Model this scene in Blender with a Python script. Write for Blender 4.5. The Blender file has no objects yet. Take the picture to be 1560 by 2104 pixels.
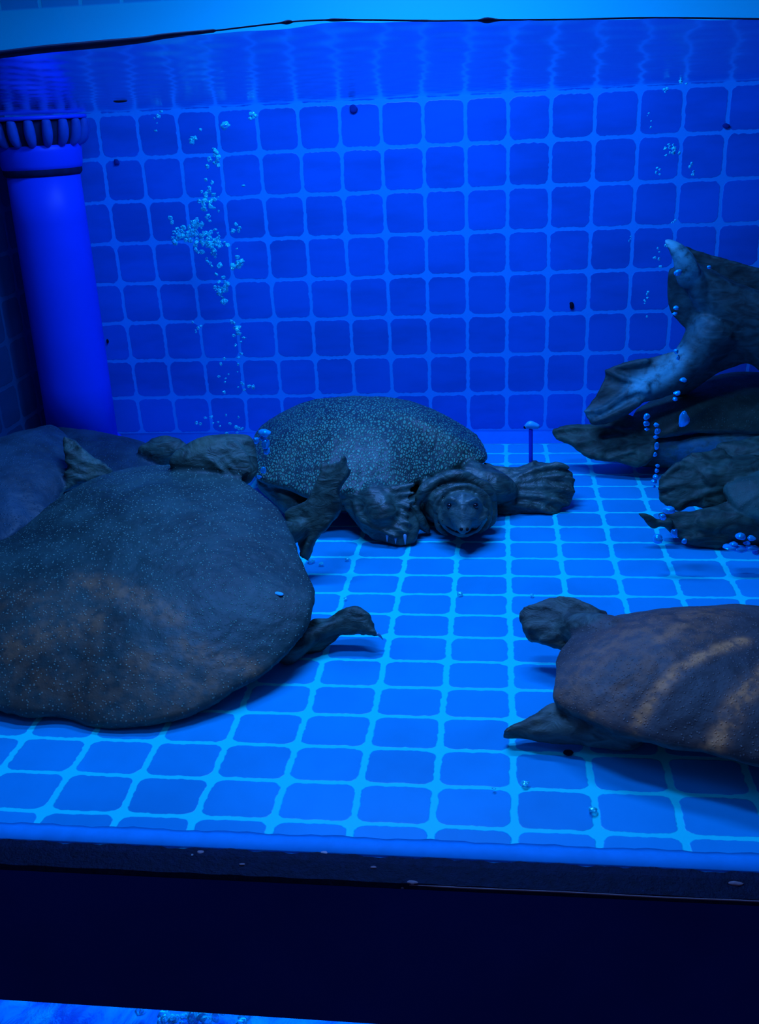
import bpy, math, random
import numpy as np
from mathutils import Vector, Matrix, Euler

random.seed(7); np.random.seed(7)
S = 0.05            # everything is modelled in tile units; one mosaic tile = 5 cm
COL = bpy.context.scene.collection
sc = bpy.context.scene

# ------------------------------------------------------------------ camera
CAM = np.array([-0.2123, -24.913, 8.1915]); FOC = 2008.3
cam = bpy.data.objects.new('camera', bpy.data.cameras.new('camera')); COL.objects.link(cam)
cam.location = Vector(CAM) * S
cam.rotation_euler = (1.1782, 0.0448, 0.1116)
cam.data.sensor_fit = 'VERTICAL'; cam.data.sensor_height = 24.0
cam.data.lens = 24.0 * FOC / 2104.0
cam.data.clip_start = 0.01
sc.camera = cam
RM = np.array(Euler((1.1782, 0.0448, 0.1116)).to_matrix())

# ------------------------------------------------------------------ world, lamps and added fill, exposure
w = bpy.data.worlds.new('world'); sc.world = w; w.use_nodes = True
w.node_tree.nodes['Background'].inputs[0].default_value = (0.10, 0.16, 0.9, 1)
w.node_tree.nodes['Background'].inputs[1].default_value = 0.05
sc.view_settings.view_transform = 'Standard'; sc.view_settings.look = 'None'
sc.view_settings.gamma = 1; sc.view_settings.use_curve_mapping = False
sc.view_settings.exposure = -0.08

def area(name, loc, size, power, color, rot=(0, 0, 0)):
    l = bpy.data.lights.new(name, 'AREA'); l.shape = 'RECTANGLE'
    l.size, l.size_y = size[0] * S, size[1] * S; l.energy = power; l.color = color
    o = bpy.data.objects.new(name, l); COL.objects.link(o)
    o.location = Vector(loc) * S; o.rotation_euler = rot
    return o
LB = (0.09, 0.30, 1.0)
area('lamp_blue_tube', (-2.0, -6.0, 13.0), (7.0, 1.0), 4.5, LB)
area('lamp_front_tube', (-3.5, -11.2, 13.0), (4.0, 1.0), 2.9, LB)
area('lamp_lower_tank', (-4.0, -9.0, -3.2), (14.0, 3.0), 2.2, (0, .25, 1))
area('fill_room_glow', (-2.0, -30.0, 12.0), (16.0, 8.0), 0.55, (0.16, 0.2, 0.5), (math.radians(60), 0, 0))  # added dim fill from behind the camera; no lamp seen there

# ------------------------------------------------------------------ helpers
def ray(px, py):
    return RM @ np.array([(px - 780) / FOC, -(py - 1052) / FOC, -1.0])
def at(px, py, Y):
    d = ray(px, py); return CAM + d * (Y - CAM[1]) / d[1]
def onplane(px, py, P0, n):
    d = ray(px, py); return CAM + d * (np.dot(np.array(P0) - CAM, n) / np.dot(d, n))
def unit(v):
    v = np.array(v, float); return v / np.linalg.norm(v)

def hashn(i, j, k, seed):
    h = (i * 374761393 + j * 668265263 + k * 2147483647 + seed * 974711) & 0xffffffff
    h = ((h ^ (h >> 13)) * 1274126177) & 0xffffffff
    return ((h ^ (h >> 16)) & 0xffff) / 32767.5 - 1
def vnoise(P, seed=0):
    P = np.asarray(P, float) + 100.0
    I = np.floor(P).astype(np.int64); F = P - I; F = F * F * (3 - 2 * F)
    out = 0
    for a in (0, 1):
        for b in (0, 1):
            for c in (0, 1):
                wgt = (F[:, 0] if a else 1 - F[:, 0]) * (F[:, 1] if b else 1 - F[:, 1]) * (F[:, 2] if c else 1 - F[:, 2])
                out = out + wgt * hashn(I[:, 0] + a, I[:, 1] + b, I[:, 2] + c, seed)
    return out

def mesh_obj(name, V, F, mat, parent=None, origin=(0, 0, 0), smooth=True):
    origin = np.array(origin, float)
    me = bpy.data.meshes.new(name)
    me.from_pydata([tuple(v - origin) for v in np.asarray(V, float)], [], [tuple(f) for f in F])
    me.update()
    if smooth: me.polygons.foreach_set('use_smooth', [True] * len(me.polygons))
    if mat: me.materials.append(mat)
    o = bpy.data.objects.new(name, me); COL.objects.link(o)
    if parent: o.parent = parent
    else: o.location = origin
    return o
def tag(o, label=None, cat=None, group=None, kind=None):
    if label: o['label'] = label
    if cat: o['category'] = cat
    if group: o['group'] = group
    if kind: o['kind'] = kind
    return o
def empty(name, loc):
    o = bpy.data.objects.new(name, None); COL.objects.link(o); o.location = tuple(loc); o.empty_display_size = .3
    return o

class MB:
    def __init__(s): s.V = []; s.F = []
    def add(s, V, F):
        n = len(s.V); s.V += [np.array(v, float) for v in V]; s.F += [tuple(i + n for i in f) for f in F]
    def box(s, a, b):
        x0, y0, z0 = a; x1, y1, z1 = b
        s.add([(x0, y0, z0), (x1, y0, z0), (x1, y1, z0), (x0, y1, z0), (x0, y0, z1), (x1, y0, z1), (x1, y1, z1), (x0, y1, z1)],
              [(0, 3, 2, 1), (4, 5, 6, 7), (0, 1, 5, 4), (1, 2, 6, 5), (2, 3, 7, 6), (3, 0, 4, 7)])
    def extrude_x(s, prof, x0, x1, n=1, fn=None):
        """profile in (y, z), swept along x; closed loop"""
        m = len(prof); V = []; F = []
        for i in range(n + 1):
            x = x0 + (x1 - x0) * i / n
            for j, (y, z) in enumerate(prof):
                V.append(fn(x, y, z, j) if fn else (x, y, z))
        for i in range(n):
            for j in range(m):
                a = i * m + j; b = i * m + (j + 1) % m
                F.append((a, b, b + m, a + m))
        F.append(tuple(range(m))[::-1]); F.append(tuple(range(n * m, n * m + m)))
        s.add(V, F)

def spline(P, n, closed=False):
    P = [np.array(p, float) for p in P]; out = []
    L = len(P); segs = L if closed else L - 1
    per = max(2, int(math.ceil(n / segs)))
    for i in range(segs):
        if closed: a, b, c, d = P[(i - 1) % L], P[i], P[(i + 1) % L], P[(i + 2) % L]
        else: a, b, c, d = P[max(i - 1, 0)], P[i], P[i + 1], P[min(i + 2, L - 1)]
        for k in range(per):
            t = k / per
            out.append(.5 * ((2 * b) + (c - a) * t + (2 * a - 5 * b + 4 * c - d) * t * t + (3 * b - a - 3 * c + d) * t ** 3))
    if not closed: out.append(P[-1])
    return out

def tube(mb, pts, rad, seg=14, flat=1.0, up=(0, 0, 1), n=24, cap=.9):
    """smooth capped tube; rad per point; flat squashes it along `up`"""
    Q = [np.r_[np.array(p, float), r] for p, r in zip(pts, rad)]
    Q = spline(Q, n)
    T = []
    for i in range(len(Q)):
        a = Q[max(i - 1, 0)][:3]; b = Q[min(i + 1, len(Q) - 1)][:3]; T.append(unit(b - a))
    rings = []
    def ring(c, t, r):
        u = np.array(up, float); u = u - t * np.dot(u, t)
        if np.linalg.norm(u) < 1e-3: u = np.cross(t, [1, 0, 0])
        u = unit(u); s_ = np.cross(t, u)
        return [c + r * (math.cos(a) * s_ + math.sin(a) * u * flat) for a in np.linspace(0, 2 * math.pi, seg, endpoint=False)]
    r0, r1 = max(Q[0][3], .004), max(Q[-1][3], .004)
    for k in (.15, .6, .9): rings.append(ring(Q[0][:3] - T[0] * r0 * math.sqrt(1 - k * k) * cap, T[0], r0 * k))
    for q, t in zip(Q, T): rings.append(ring(q[:3], t, max(q[3], .004)))
    for k in (.9, .6, .15): rings.append(ring(Q[-1][:3] + T[-1] * r1 * math.sqrt(1 - k * k) * cap, T[-1], r1 * k))
    V = [v for r in rings for v in r]; F = []
    for i in range(len(rings) - 1):
        for j in range(seg):
            a = i * seg + j; b = i * seg + (j + 1) % seg
            F.append((a, b, b + seg, a + seg))
    F.append(tuple(range(seg))[::-1]); F.append(tuple(range((len(rings) - 1) * seg, len(rings) * seg)))
    mb.add(V, F)

def pillow(mb, outline, P0, n, top=.15, bot=.15, pw=2.0, flange=0.0, N=96, edge=.04, center=None, wave=0.0, seed=0, jag=0.0):
    """thick leathery sheet / domed shell: outline (frame pixels) lies on the plane P0,n; real depth and thickness"""
    n = unit(n); rim = spline([onplane(x, y, P0, n) for x, y in outline], N, True)
    rim = np.array(rim); c = rim.mean(0) if center is None else onplane(center[0], center[1], P0, n)
    ph = np.linspace(0, 2 * math.pi, len(rim), endpoint=False)
    wv = wave * (np.sin(ph * 5 + seed) + .6 * np.sin(ph * 9 + 2 * seed) + .4 * np.sin(ph * 14 + seed * 3))
    if jag:
        q = vnoise(np.c_[np.arange(len(rim)) * .55, np.zeros(len(rim)), np.full(len(rim), seed + .5)], seed)
        rim = c + (rim - c) * (1 + jag * q)[:, None]
    m = len(rim); K = 14; V = []; F = []
    def prof(t, h):
        tt = min(1, t / (1 - flange)) if flange else t
        return h * max(0, 1 - tt ** pw)
    ts = [1 - (1 - k / K) ** 1.5 for k in range(K)][::-1]      # outer to inner
    ts = [t for t in ts if t > 0.03]
    for sgn, h in ((1, top), (-1, bot)):
        for t in ts:
            z = prof(t, h) + edge * min(1, (1 - t) * 30) + .5 * edge
            for j in range(m):
                tt = t if t < .999 else 1
                V.append(c + (rim[j] - c) * tt + n * (sgn * z + wv[j] * t ** 3))
    L = len(ts)
    for s_ in range(2):
        off = s_ * L * m
        for i in range(L - 1):
            for j in range(m):
                a = off + i * m + j; b = off + i * m + (j + 1) % m
                F.append((a, b, b + m, a + m) if s_ == 0 else (a, a + m, b + m, b))
        cap = [off + (L - 1) * m + j for j in range(m)]
        F.append(tuple(cap) if s_ == 0 else tuple(cap[::-1]))
    for j in range(m):
        a = j; b = (j + 1) % m; F.append((a, L * m + a, L * m + b, b))
    mb.add(V, F)
    return dict(rim=rim, c=c, n=n, top=top, pw=pw, flange=flange, edge=edge)

# ------------------------------------------------------------------ materials
def new_mat(name):
    m = bpy.data.materials.new(name); m.use_nodes = True
    nt = m.node_tree; nt.nodes.clear()
    out = nt.nodes.new('ShaderNodeOutputMaterial')
    return m, nt, out
class G:
    """tiny node helper"""
    def __init__(s, nt): s.nt = nt
    def node(s, t, **k):
        n = s.nt.nodes.new(t)
        for a, b in k.items(): setattr(n, a, b)
        return n
    def put(s, n, i, v):
        if hasattr(v, 'is_output') or isinstance(v, bpy.types.NodeSocket): s.nt.links.new(v, n.inputs[i])
        else: n.inputs[i].default_value = v
    def m(s, op, a, b=0.0, c=0.0):
        n = s.node('ShaderNodeMath', operation=op)
        s.put(n, 0, a); s.put(n, 1, b); s.put(n, 2, c); return n.outputs[0]
    def smooth(s, x, a, b):
        n = s.node('ShaderNodeMapRange', interpolation_type='SMOOTHSTEP')
        s.put(n, 0, x); s.put(n, 1, a); s.put(n, 2, b); return n.outputs[0]
    def mix(s, f, a, b):
        n = s.node('ShaderNodeMix', data_type='RGBA')
        s.put(n, 0, f); s.put(n, 6, a); s.put(n, 7, b); return n.outputs[2]
    def noise(s, vec, scale, detail=2.0, rough=.5, dist=0.0):
        n = s.node('ShaderNodeTexNoise'); s.put(n, 'Vector', vec); s.put(n, 'Scale', scale); s.put(n, 'Detail', detail)
        s.put(n, 'Roughness', rough); s.put(n, 'Distortion', dist); return n.outputs[0]
    def vmap(s, vec, scale=(1, 1, 1), rot=(0, 0, 0)):
        n = s.node('ShaderNodeMapping'); s.put(n, 'Vector', vec); s.put(n, 'Scale', scale); s.put(n, 'Rotation', rot); return n.outputs[0]
    def bump(s, h, strength, dist):
        n = s.node('ShaderNodeBump'); s.put(n, 'Height', h); s.put(n, 'Strength', strength); s.put(n, 'Distance', dist); return n.outputs[0]
def rgba(c): return (c[0], c[1], c[2], 1)

def tile_mat(name, ax, off, pitch, tile_c, grout_c, rough=.35, gw=.055, limit=None, glow_c=None):
    """square mosaic with rounded corners and slightly ragged grout, in the wall's own coordinates"""
    m, nt, out = new_mat(name); g = G(nt)
    co = g.node('ShaderNodeTexCoord').outputs['Object']
    sep = g.node('ShaderNodeSeparateXYZ'); g.put(sep, 0, co)
    n1 = g.noise(co, 1.6, 2); n2 = g.noise(co, 9.0, 2); n3 = g.noise(g.vmap(co, (1, 1, 1), (0, 0, 0)), 2.3, 2)
    n3o = g.node('ShaderNodeTexNoise'); g.put(n3o, 'Vector', g.vmap(co, (1.3, 1.1, 1.2), (1, 2, 3))); g.put(n3o, 'Scale', 7.0)
    def cell(axis, o, p, nz, amp):
        v = g.m('DIVIDE', g.m('SUBTRACT', sep.outputs[axis], o), p)
        v = g.m('ADD', v, g.m('MULTIPLY', g.m('SUBTRACT', nz, .5), amp))
        f = g.m('FRACT', v)
        return g.m('ABSOLUTE', g.m('SUBTRACT', f, .5)), v
    a, va = cell(ax[0], off[0], pitch[0], n1, .05)
    b, vb = cell(ax[1], off[1], pitch[1], n3, .05)
    r = .15; hw = .5 - gw - r
    dx = g.m('MAXIMUM', g.m('SUBTRACT', a, hw), 0.0); dy = g.m('MAXIMUM', g.m('SUBTRACT', b, hw), 0.0)
    d = g.m('SUBTRACT', g.m('SQRT', g.m('ADD', g.m('MULTIPLY', dx, dx), g.m('MULTIPLY', dy, dy))), r)
    d = g.m('ADD', d, g.m('MULTIPLY', g.m('SUBTRACT', n2, .5), .055))
    d = g.m('ADD', d, g.m('MULTIPLY', g.m('SUBTRACT', n3o.outputs[0], .5), .03))
    gm = g.smooth(d, -.008, .014)
    if limit is not None:
        lim = g.smooth(sep.outputs[limit[0]], limit[1] - .03, limit[1] + .03)
        lim2 = g.smooth(sep.outputs[limit[0]], limit[2] - .03, limit[2] + .03)
        band = g.m('MULTIPLY', lim, g.m('SUBTRACT', 1.0, lim2))
        gm = g.m('MAXIMUM', gm, band)
    # each tile slightly its own tone, plus grime that lies in soft streaks
    cmb = g.node('ShaderNodeCombineXYZ'); g.put(cmb, 0, g.m('FLOOR', va)); g.put(cmb, 1, g.m('FLOOR', vb))
    wn = g.node('ShaderNodeTexWhiteNoise', noise_dimensions='2D'); g.put(wn, 0, cmb.outputs[0])
    tone = g.m('ADD', .92, g.m('MULTIPLY', wn.outputs[0], .12))
    grime = g.noise(g.vmap(co, (.25, .25, .9)), 1.1, 4, .6)
    tone = g.m('MULTIPLY', tone, g.m('ADD', .78, g.m('MULTIPLY', g.smooth(grime, .3, .62), .22)))
    tc = g.node('ShaderNodeVectorMath', operation='SCALE'); g.put(tc, 0, tile_c); g.put(tc, 3, tone)
    col = g.mix(gm, tc.outputs[0], rgba(grout_c))
    if limit is not None and glow_c is not None:
        col = g.mix(lim2, col, g.mix(gm, (0, .45, .8, 1), (0, .75, .95, 1)))  # tiles above the band coloured brighter in place of stronger light
        col = g.mix(band, col, rgba(glow_c))  # glow above the water painted as a pale plain band
    bs = g.node('ShaderNodeBsdfPrincipled'); g.put(bs, 'Base Color', col); g.put(bs, 'Roughness', rough)
    g.put(bs, 'Specular IOR Level', .15)
    g.put(bs, 'Normal', g.bump(g.m('MULTIPLY', gm, -1.0), .25, .002))
    nt.links.new(bs.outputs[0], out.inputs[0]); return m

def plain_mat(name, col, rough=.5, spec=.3, nscale=4.0, namp=.15, bump=0.0, bscale=20.0, speck=None):
    m, nt, out = new_mat(name); g = G(nt)
    co = g.node('ShaderNodeTexCoord').outputs['Object']
    n = g.noise(co, nscale, 4, .6)
    c = g.mix(n, rgba([x * (1 - namp) for x in col]), rgba([min(1, x * (1 + namp)) for x in col]))
    if speck:
        v = g.node('ShaderNodeTexVoronoi'); g.put(v, 'Vector', co); g.put(v, 'Scale', speck[1])
        f = g.m('LESS_THAN', v.outputs[0], speck[2])
        f = g.m('MULTIPLY', f, g.m('GREATER_THAN', g.noise(co, speck[1] * .35, 1), .6))
        c = g.mix(f, c, rgba(speck[0]))
    bs = g.node('ShaderNodeBsdfPrincipled'); g.put(bs, 'Base Color', c); g.put(bs, 'Roughness', rough); g.put(bs, 'Specular IOR Level', spec)
    if bump: g.put(bs, 'Normal', g.bump(g.noise(co, bscale, 4, .6), bump, .002))
    nt.links.new(bs.outputs[0], out.inputs[0]); return m

def skin_mat(name, skin, dark, light, cell=11.0, mode='net', stain_and_lit=(.62, .24, .09), rough=.42, spec=.35, stretch=(1, 1, 1), palest=None, net=(.06, .20), bk=1.0, stk=.65):
    """leathery turtle hide: wrinkled skin, and on the carapace (attribute shell) a raised network or fine pale dots"""
    m, nt, out = new_mat(name); g = G(nt)
    co = g.node('ShaderNodeTexCoord').outputs['Object']
    sh = g.node('ShaderNodeAttribute', attribute_name='shell').outputs['Fac']
    st = g.node('ShaderNodeAttribute', attribute_name='stain_and_lit').outputs['Fac']  # mask for real stains and for highlights painted on skin
    wob = g.node('ShaderNodeTexNoise'); g.put(wob, 'Vector', co); g.put(wob, 'Scale', 2.0)
    va = g.node('ShaderNodeVectorMath', operation='MULTIPLY_ADD'); g.put(va, 0, wob.outputs[1]); g.put(va, 1, (.12, .12, .12)); g.put(va, 2, g.vmap(co, stretch))
    v = g.node('ShaderNodeTexVoronoi', feature='DISTANCE_TO_EDGE' if mode == 'net' else 'F1'); g.put(v, 'Vector', va.outputs[0]); g.put(v, 'Scale', cell)
    big = g.noise(co, 1.1, 4, .6); mid = g.noise(co, 5.0, 4, .6)
    if mode == 'net': f = g.smooth(v.outputs[0], net[0], net[1])
    else: f = g.m('SUBTRACT', 1.0, g.smooth(v.outputs[0], .12, .30))
    f = g.m('MULTIPLY', f, g.smooth(mid, .15, .50))
    base = g.mix(g.smooth(big, .3, .7), rgba([x * .6 for x in dark]), rgba([x * 1.4 for x in dark]))
    shell_c = g.mix(g.m('MULTIPLY', f, .9), base, rgba(light))
    stf = g.m('MULTIPLY', g.m('MINIMUM', g.m('MULTIPLY', st, stk), 1.0), g.m('ADD', .2, g.m('MULTIPLY', g.smooth(mid, .35, .62), .8)))
    shell_c = g.mix(stf, shell_c, rgba(stain_and_lit))
    wr = g.noise(g.vmap(co, (1.0, 1.3, 2.2)), 2.2, 4, .55, 1.6)
    skin_c = g.mix(g.smooth(wr, .3, .7), rgba([x * .45 for x in skin]), rgba([x * 1.35 for x in skin]))
    pl = g.smooth(g.noise(co, 1.7, 3), .55, .72)
    skin_c = g.mix(g.m('MULTIPLY', pl, .35), skin_c, rgba((skin[0] * 2.2, skin[1] * 1.5, skin[2] * 1.1)))
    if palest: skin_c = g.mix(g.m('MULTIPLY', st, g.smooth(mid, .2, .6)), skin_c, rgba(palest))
    col = g.mix(sh, skin_c, shell_c)
    bs = g.node('ShaderNodeBsdfPrincipled'); g.put(bs, 'Base Color', col); g.put(bs, 'Specular IOR Level', spec)
    g.put(bs, 'Roughness', g.m('ADD', rough, g.m('MULTIPLY', mid, .2)))
    hb = g.m('ADD', g.m('MULTIPLY', g.m('MULTIPLY', f, sh), .55), g.m('MULTIPLY', g.m('MULTIPLY', wr, g.m('SUBTRACT', 1.0, g.m('MULTIPLY', sh, .9))), 1.0))
    hb = g.m('ADD', hb, g.m('MULTIPLY', g.noise(co, 16.0, 3), .25))
    g.put(bs, 'Normal', g.bump(hb, .45 * bk, .0035))
    nt.links.new(bs.outputs[0], out.inputs[0]); return m

M = {}
M['wall'] = tile_mat('wall_mosaic', (0, 2), (-9.981, .1485), (1, 1.0215), (.002, .155, .74), (.006, .345, .95), gw=.045, limit=(2, 9.0, 10.72), glow_c=(.0, .78, 1.0))
M['floor'] = tile_mat('floor_mosaic', (0, 1), (0, -1.4401), (1, -.7708), (.002, .42, .80), (.004, .98, .92), gw=.05)
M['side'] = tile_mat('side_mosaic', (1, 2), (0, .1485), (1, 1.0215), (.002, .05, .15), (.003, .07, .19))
M['cove'] = plain_mat('cove_plaster', (.004, .24, .85), .5)
M['silicone'] = plain_mat('silicone', (.002, .34, .80), .6, .1, 3, .2)
M['ledge'] = plain_mat('ledge_granite', (.006, .018, .060), .6, .2, 9, .8, .7, 22, speck=((.4, .45, .5), 5.0, .10))
M['beam'] = plain_mat('beam_paint', (.006, .060, .34), .5, .12, .4, .35, speck=((.2, .25, .5), 2.0, .035))
M['smudge'] = plain_mat('smudge', (.001, .03, .25), .8, .1)
M['column'] = plain_mat('column_plastic', (.002, .055, .80), .45, .2, 1.0, .08)
M['flute'] = plain_mat('capital_stone', (.003, .07, .42), .6, .2, 3.0, .4)
M['grimeline'] = plain_mat('grime', (.002, .012, .06), .8, .1, 6, .5)
M['debris'] = plain_mat('debris', (.004, .006, .02), .8, .1)
M['fleck'] = plain_mat('pale_fleck', (.05, .6, 1.0), .6, .1)
M['claw'] = plain_mat('claw', (.12, .36, .55), .3, .5)
M['grit'] = plain_mat('grit', (.55, .40, .45), .8, .1)
M['eye'] = plain_mat('eye', (.01, .012, .02), .12, .8)
M['nostril'] = plain_mat('nostril', (.004, .004, .006), .6, .2)
M['tip'] = plain_mat('nozzle_plastic', (.03, .5, 1.0), .3, .4)
M['t1'] = skin_mat('hide_reticulated', (.040, .095, .075), (.020, .050, .050), (.075, .34, .21), 13.2, 'net', rough=.34, spec=.5, stretch=(1.3, .72, 1), net=(.09, .24), palest=(.085, .17, .16))
M['t2'] = skin_mat('hide_dotted', (.045, .095, .072), (.026, .068, .060), (.18, .36, .26), 17.0, 'dot', rough=.42, spec=.3)
M['t3'] = skin_mat('hide_dark', (.045, .10, .08), (.018, .055, .082), (.03, .10, .14), 14.0, 'dot')
M['t4'] = skin_mat('hide_slate', (.016, .055, .058), (.020, .050, .045), (.03, .085, .08), 16.0, 'dot', rough=.5, palest=(.10, .50, .60), bk=.35)  # palest holds lamp highlights painted on the limb skin
M['t5'] = skin_mat('hide_olive', (.030, .085, .060), (.025, .065, .045), (.04, .12, .09), 18.0, 'dot', rough=.5, palest=(.01, .15, .24), bk=.6)  # palest: pale underside with reflected blue painted in
M['t6'] = skin_mat('hide_teal', (.025, .075, .055), (.035, .13, .105), (.05, .16, .12), 18.0, 'dot', rough=.5, bk=.6)
M['t7'] = skin_mat('hide_striped', (.075, .11, .085), (.085, .068, .062), (.22, .16, .13), 19.0, 'dot', rough=.48, stain_and_lit=(.95, .30, .10), stk=1.3)

def glass_mat():
    m, nt, out = new_mat('pane_glass'); g = G(nt)
    tr = g.node('ShaderNodeBsdfTransparent'); gl = g.node('ShaderNodeBsdfGlossy'); g.put(gl, 'Roughness', .02)
    mx = g.node('ShaderNodeMixShader'); fr = g.node('ShaderNodeFresnel'); g.put(fr, 0, 1.15)
    g.put(mx, 0, fr.outputs[0]); g.put(mx, 1, tr.outputs[0]); g.put(mx, 2, gl.outputs[0])
    nt.links.new(mx.outputs[0], out.inputs[0]); return m
M['glass'] = glass_mat()
def water_mat():
    m, nt, out = new_mat('water_surface'); g = G(nt)
    co = g.node('ShaderNodeTexCoord').outputs['Object']
    h = g.m('ADD', g.noise(g.vmap(co, (1.4, .35, 1)), 1.6, 3, .5, .5), g.m('MULTIPLY', g.noise(co, 9.0, 2), .12))
    nb = g.bump(h, .10, .004)
    tr = g.node('ShaderNodeBsdfTransparent'); g.put(tr, 0, (.9, .97, 1, 1))
    gl = g.node('ShaderNodeBsdfGlossy'); g.put(gl, 'Roughness', .17); g.put(gl, 'Normal', nb); g.put(gl, 0, (.9, .97, 1, 1))
    lw = g.node('ShaderNodeLayerWeight'); g.put(lw, 0, .5)
    mx = g.node('ShaderNodeMixShader'); g.put(mx, 0, g.smooth(lw.outputs[1], .70, .92)); g.put(mx, 1, tr.outputs[0]); g.put(mx, 2, gl.outputs[0])
    nt.links.new(mx.outputs[0], out.inputs[0]); return m
M['water'] = water_mat()
def bubble_mat(name, tint, tint2, clear):
    m, nt, out = new_mat(name); g = G(nt)
    lw = g.node('ShaderNodeLayerWeight'); g.put(lw, 0, .5)
    tr = g.node('ShaderNodeBsdfTransparent'); g.put(tr, 0, (.85, .97, 1, 1))
    gl = g.node('ShaderNodeBsdfGlossy'); g.put(gl, 'Roughness', .13); g.put(gl, 0, tint2)
    df = g.node('ShaderNodeBsdfDiffuse'); g.put(df, 0, tint)
    a = g.node('ShaderNodeMixShader'); g.put(a, 0, .6); g.put(a, 1, gl.outputs[0]); g.put(a, 2, df.outputs[0])
    b = g.node('ShaderNodeMixShader'); g.put(b, 0, g.smooth(lw.outputs[1], clear[0], clear[1])); g.put(b, 1, tr.outputs[0]); g.put(b, 2, a.outputs[0])
    nt.links.new(b.outputs[0], out.inputs[0]); return m
M['bubble'] = bubble_mat('air_bubble', (.02, 1, 1, 1), (.25, 1, 1, 1), (-.1, .5))
M['bubble_soft'] = bubble_mat('air_bubble_soft', (.0, .55, 1, 1), (.0, .5, 1, 1), (-.9, .5))
def lower_water_mat():
    m, nt, out = new_mat('lower_water'); g = G(nt)
    co = g.node('ShaderNodeTexCoord').outputs['Object']
    n = g.noise(g.vmap(co, (.8, .5, 1)), 1.3, 5, .6, 1.0)
    c = g.mix(g.smooth(n, .35, .7), (.004, .22, .9, 1), (.01, .7, 1, 1))
    bs = g.node('ShaderNodeBsdfPrincipled'); g.put(bs, 'Base Color', c); g.put(bs, 'Roughness', .25)
    g.put(bs, 'Normal', g.bump(n, .4, .01))
    nt.links.new(bs.outputs[0], out.inputs[0]); return m
M['lower'] = lower_water_mat()

# ------------------------------------------------------------------ the tank (setting)
XL, XR, YF = -12.35, 9.0, -15.9
b = MB(); b.box((XL - .3, YF - .35, -.4), (XR + .3, .3, 0)); tag(mesh_obj('floor', b.V, b.F, M['floor'], smooth=False), kind='structure')
b = MB(); b.box((XL - .3, 0, 0), (XR + .3, .4, 13.5)); tag(mesh_obj('wall_back', b.V, b.F, M['wall'], smooth=False), kind='structure')
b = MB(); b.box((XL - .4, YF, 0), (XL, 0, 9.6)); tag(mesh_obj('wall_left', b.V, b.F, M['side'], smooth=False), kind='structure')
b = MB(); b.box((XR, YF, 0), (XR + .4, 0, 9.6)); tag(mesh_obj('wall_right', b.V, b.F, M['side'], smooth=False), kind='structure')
# plaster cove where the back wall meets the floor
b = MB(); prof = [(0, 0), (0, .15)] + [(-.67 * math.sin(a) * 1.0, .15 * (1 - math.sin(a)) ** 1.6 + .012) for a in np.linspace(.15, 1.5, 7)] + [(-.69, 0)]
b.extrude_x([(y, z) for y, z in prof], XL, XR); tag(mesh_obj('baseboard_back', b.V, b.F, M['cove']), kind='structure')
# silicone fillet along the front glass
b = MB()
def sil(x, y, z, j):
    return (x, y + ((.012 * math.sin(x * 5) + .01 * math.sin(x * 17)) * (1 if j == 0 else 0)), z)
b.extrude_x([(YF + .34, .003), (YF + .25, .010), (YF + .02, .035), (YF + .02, 0.0)], XL, XR, 160, sil)
tag(mesh_obj('trim_1', b.V, b.F, M['silicone']), kind='structure')
# front glass
b = MB(); b.box((XL, YF - .12, -.02), (XR, YF, 9.7)); tag(mesh_obj('window_1', b.V, b.F, M['glass'], smooth=False), kind='structure')
# rough dark ledge the glass stands on, and the beam face below it
b = MB()
def rag(x, y, z, j):
    k = .012 * (math.sin(x * 5) + math.sin(x * 13 + 1) + .7 * math.sin(x * 29)) if j == 0 else (.006 * math.sin(x * 9 + 2 * math.sin(x * 2)) if j == 1 else 0)
    return (x, y + k, z)
b.extrude_x([(YF - .01, .035), (YF - .40, .015), (YF - .43, -.03), (YF - .40, -.10), (YF - .01, -.12)], XL, XR, 420, rag)
tag(mesh_obj('trim_2', b.V, b.F, M['ledge'], smooth=False), kind='structure')
b = MB(); b.box((XL, YF - .42, -2.22), (XR, YF + .3, -.41)); b.box((XL, YF - .42, -.41), (XR, YF - .36, -.05))
tag(mesh_obj('trim_3', b.V, b.F, M['beam'], smooth=False), kind='structure')
b = MB(); tube(b, [(x, YF - .415, .004 + .004 * math.sin(x * 3)) for x in np.linspace(-1.2, 3.2, 12)], [.004] + [.009] * 10 + [.006], 6)
tag(mesh_obj('edge_highlight', b.V, b.F, M['grit']), kind='structure')  # highlight on the ledge edge, built in as a thin pale strip
# lower tank seen under the beam
b = MB(); nx, ny = 120, 60
for j in range(ny + 1):
    for i in range(nx + 1):
        x = XL + (XR - XL) * i / nx; y = YF + .2 + 15.5 * j / ny
        b.V.append(np.array((x, y, -7.2 + .05 * math.sin(x * 3.1 + y * 2) + .04 * math.sin(x * 7 - y * 5))))
for j in range(ny):
    for i in range(nx):
        a = j * (nx + 1) + i; b.F.append((a, a + 1, a + nx + 2, a + nx + 1))
tag(mesh_obj('lower_tank_water', b.V, b.F, M['lower']), 'bright rippled blue water of the lower tank under the dark beam', 'water', kind='stuff')
b = MB(); b.box((XL, YF + 15.6, -8), (XR, YF + 16, -.41)); tag(mesh_obj('wall_lower', b.V, b.F, M['cove'], smooth=False), kind='structure')

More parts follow.
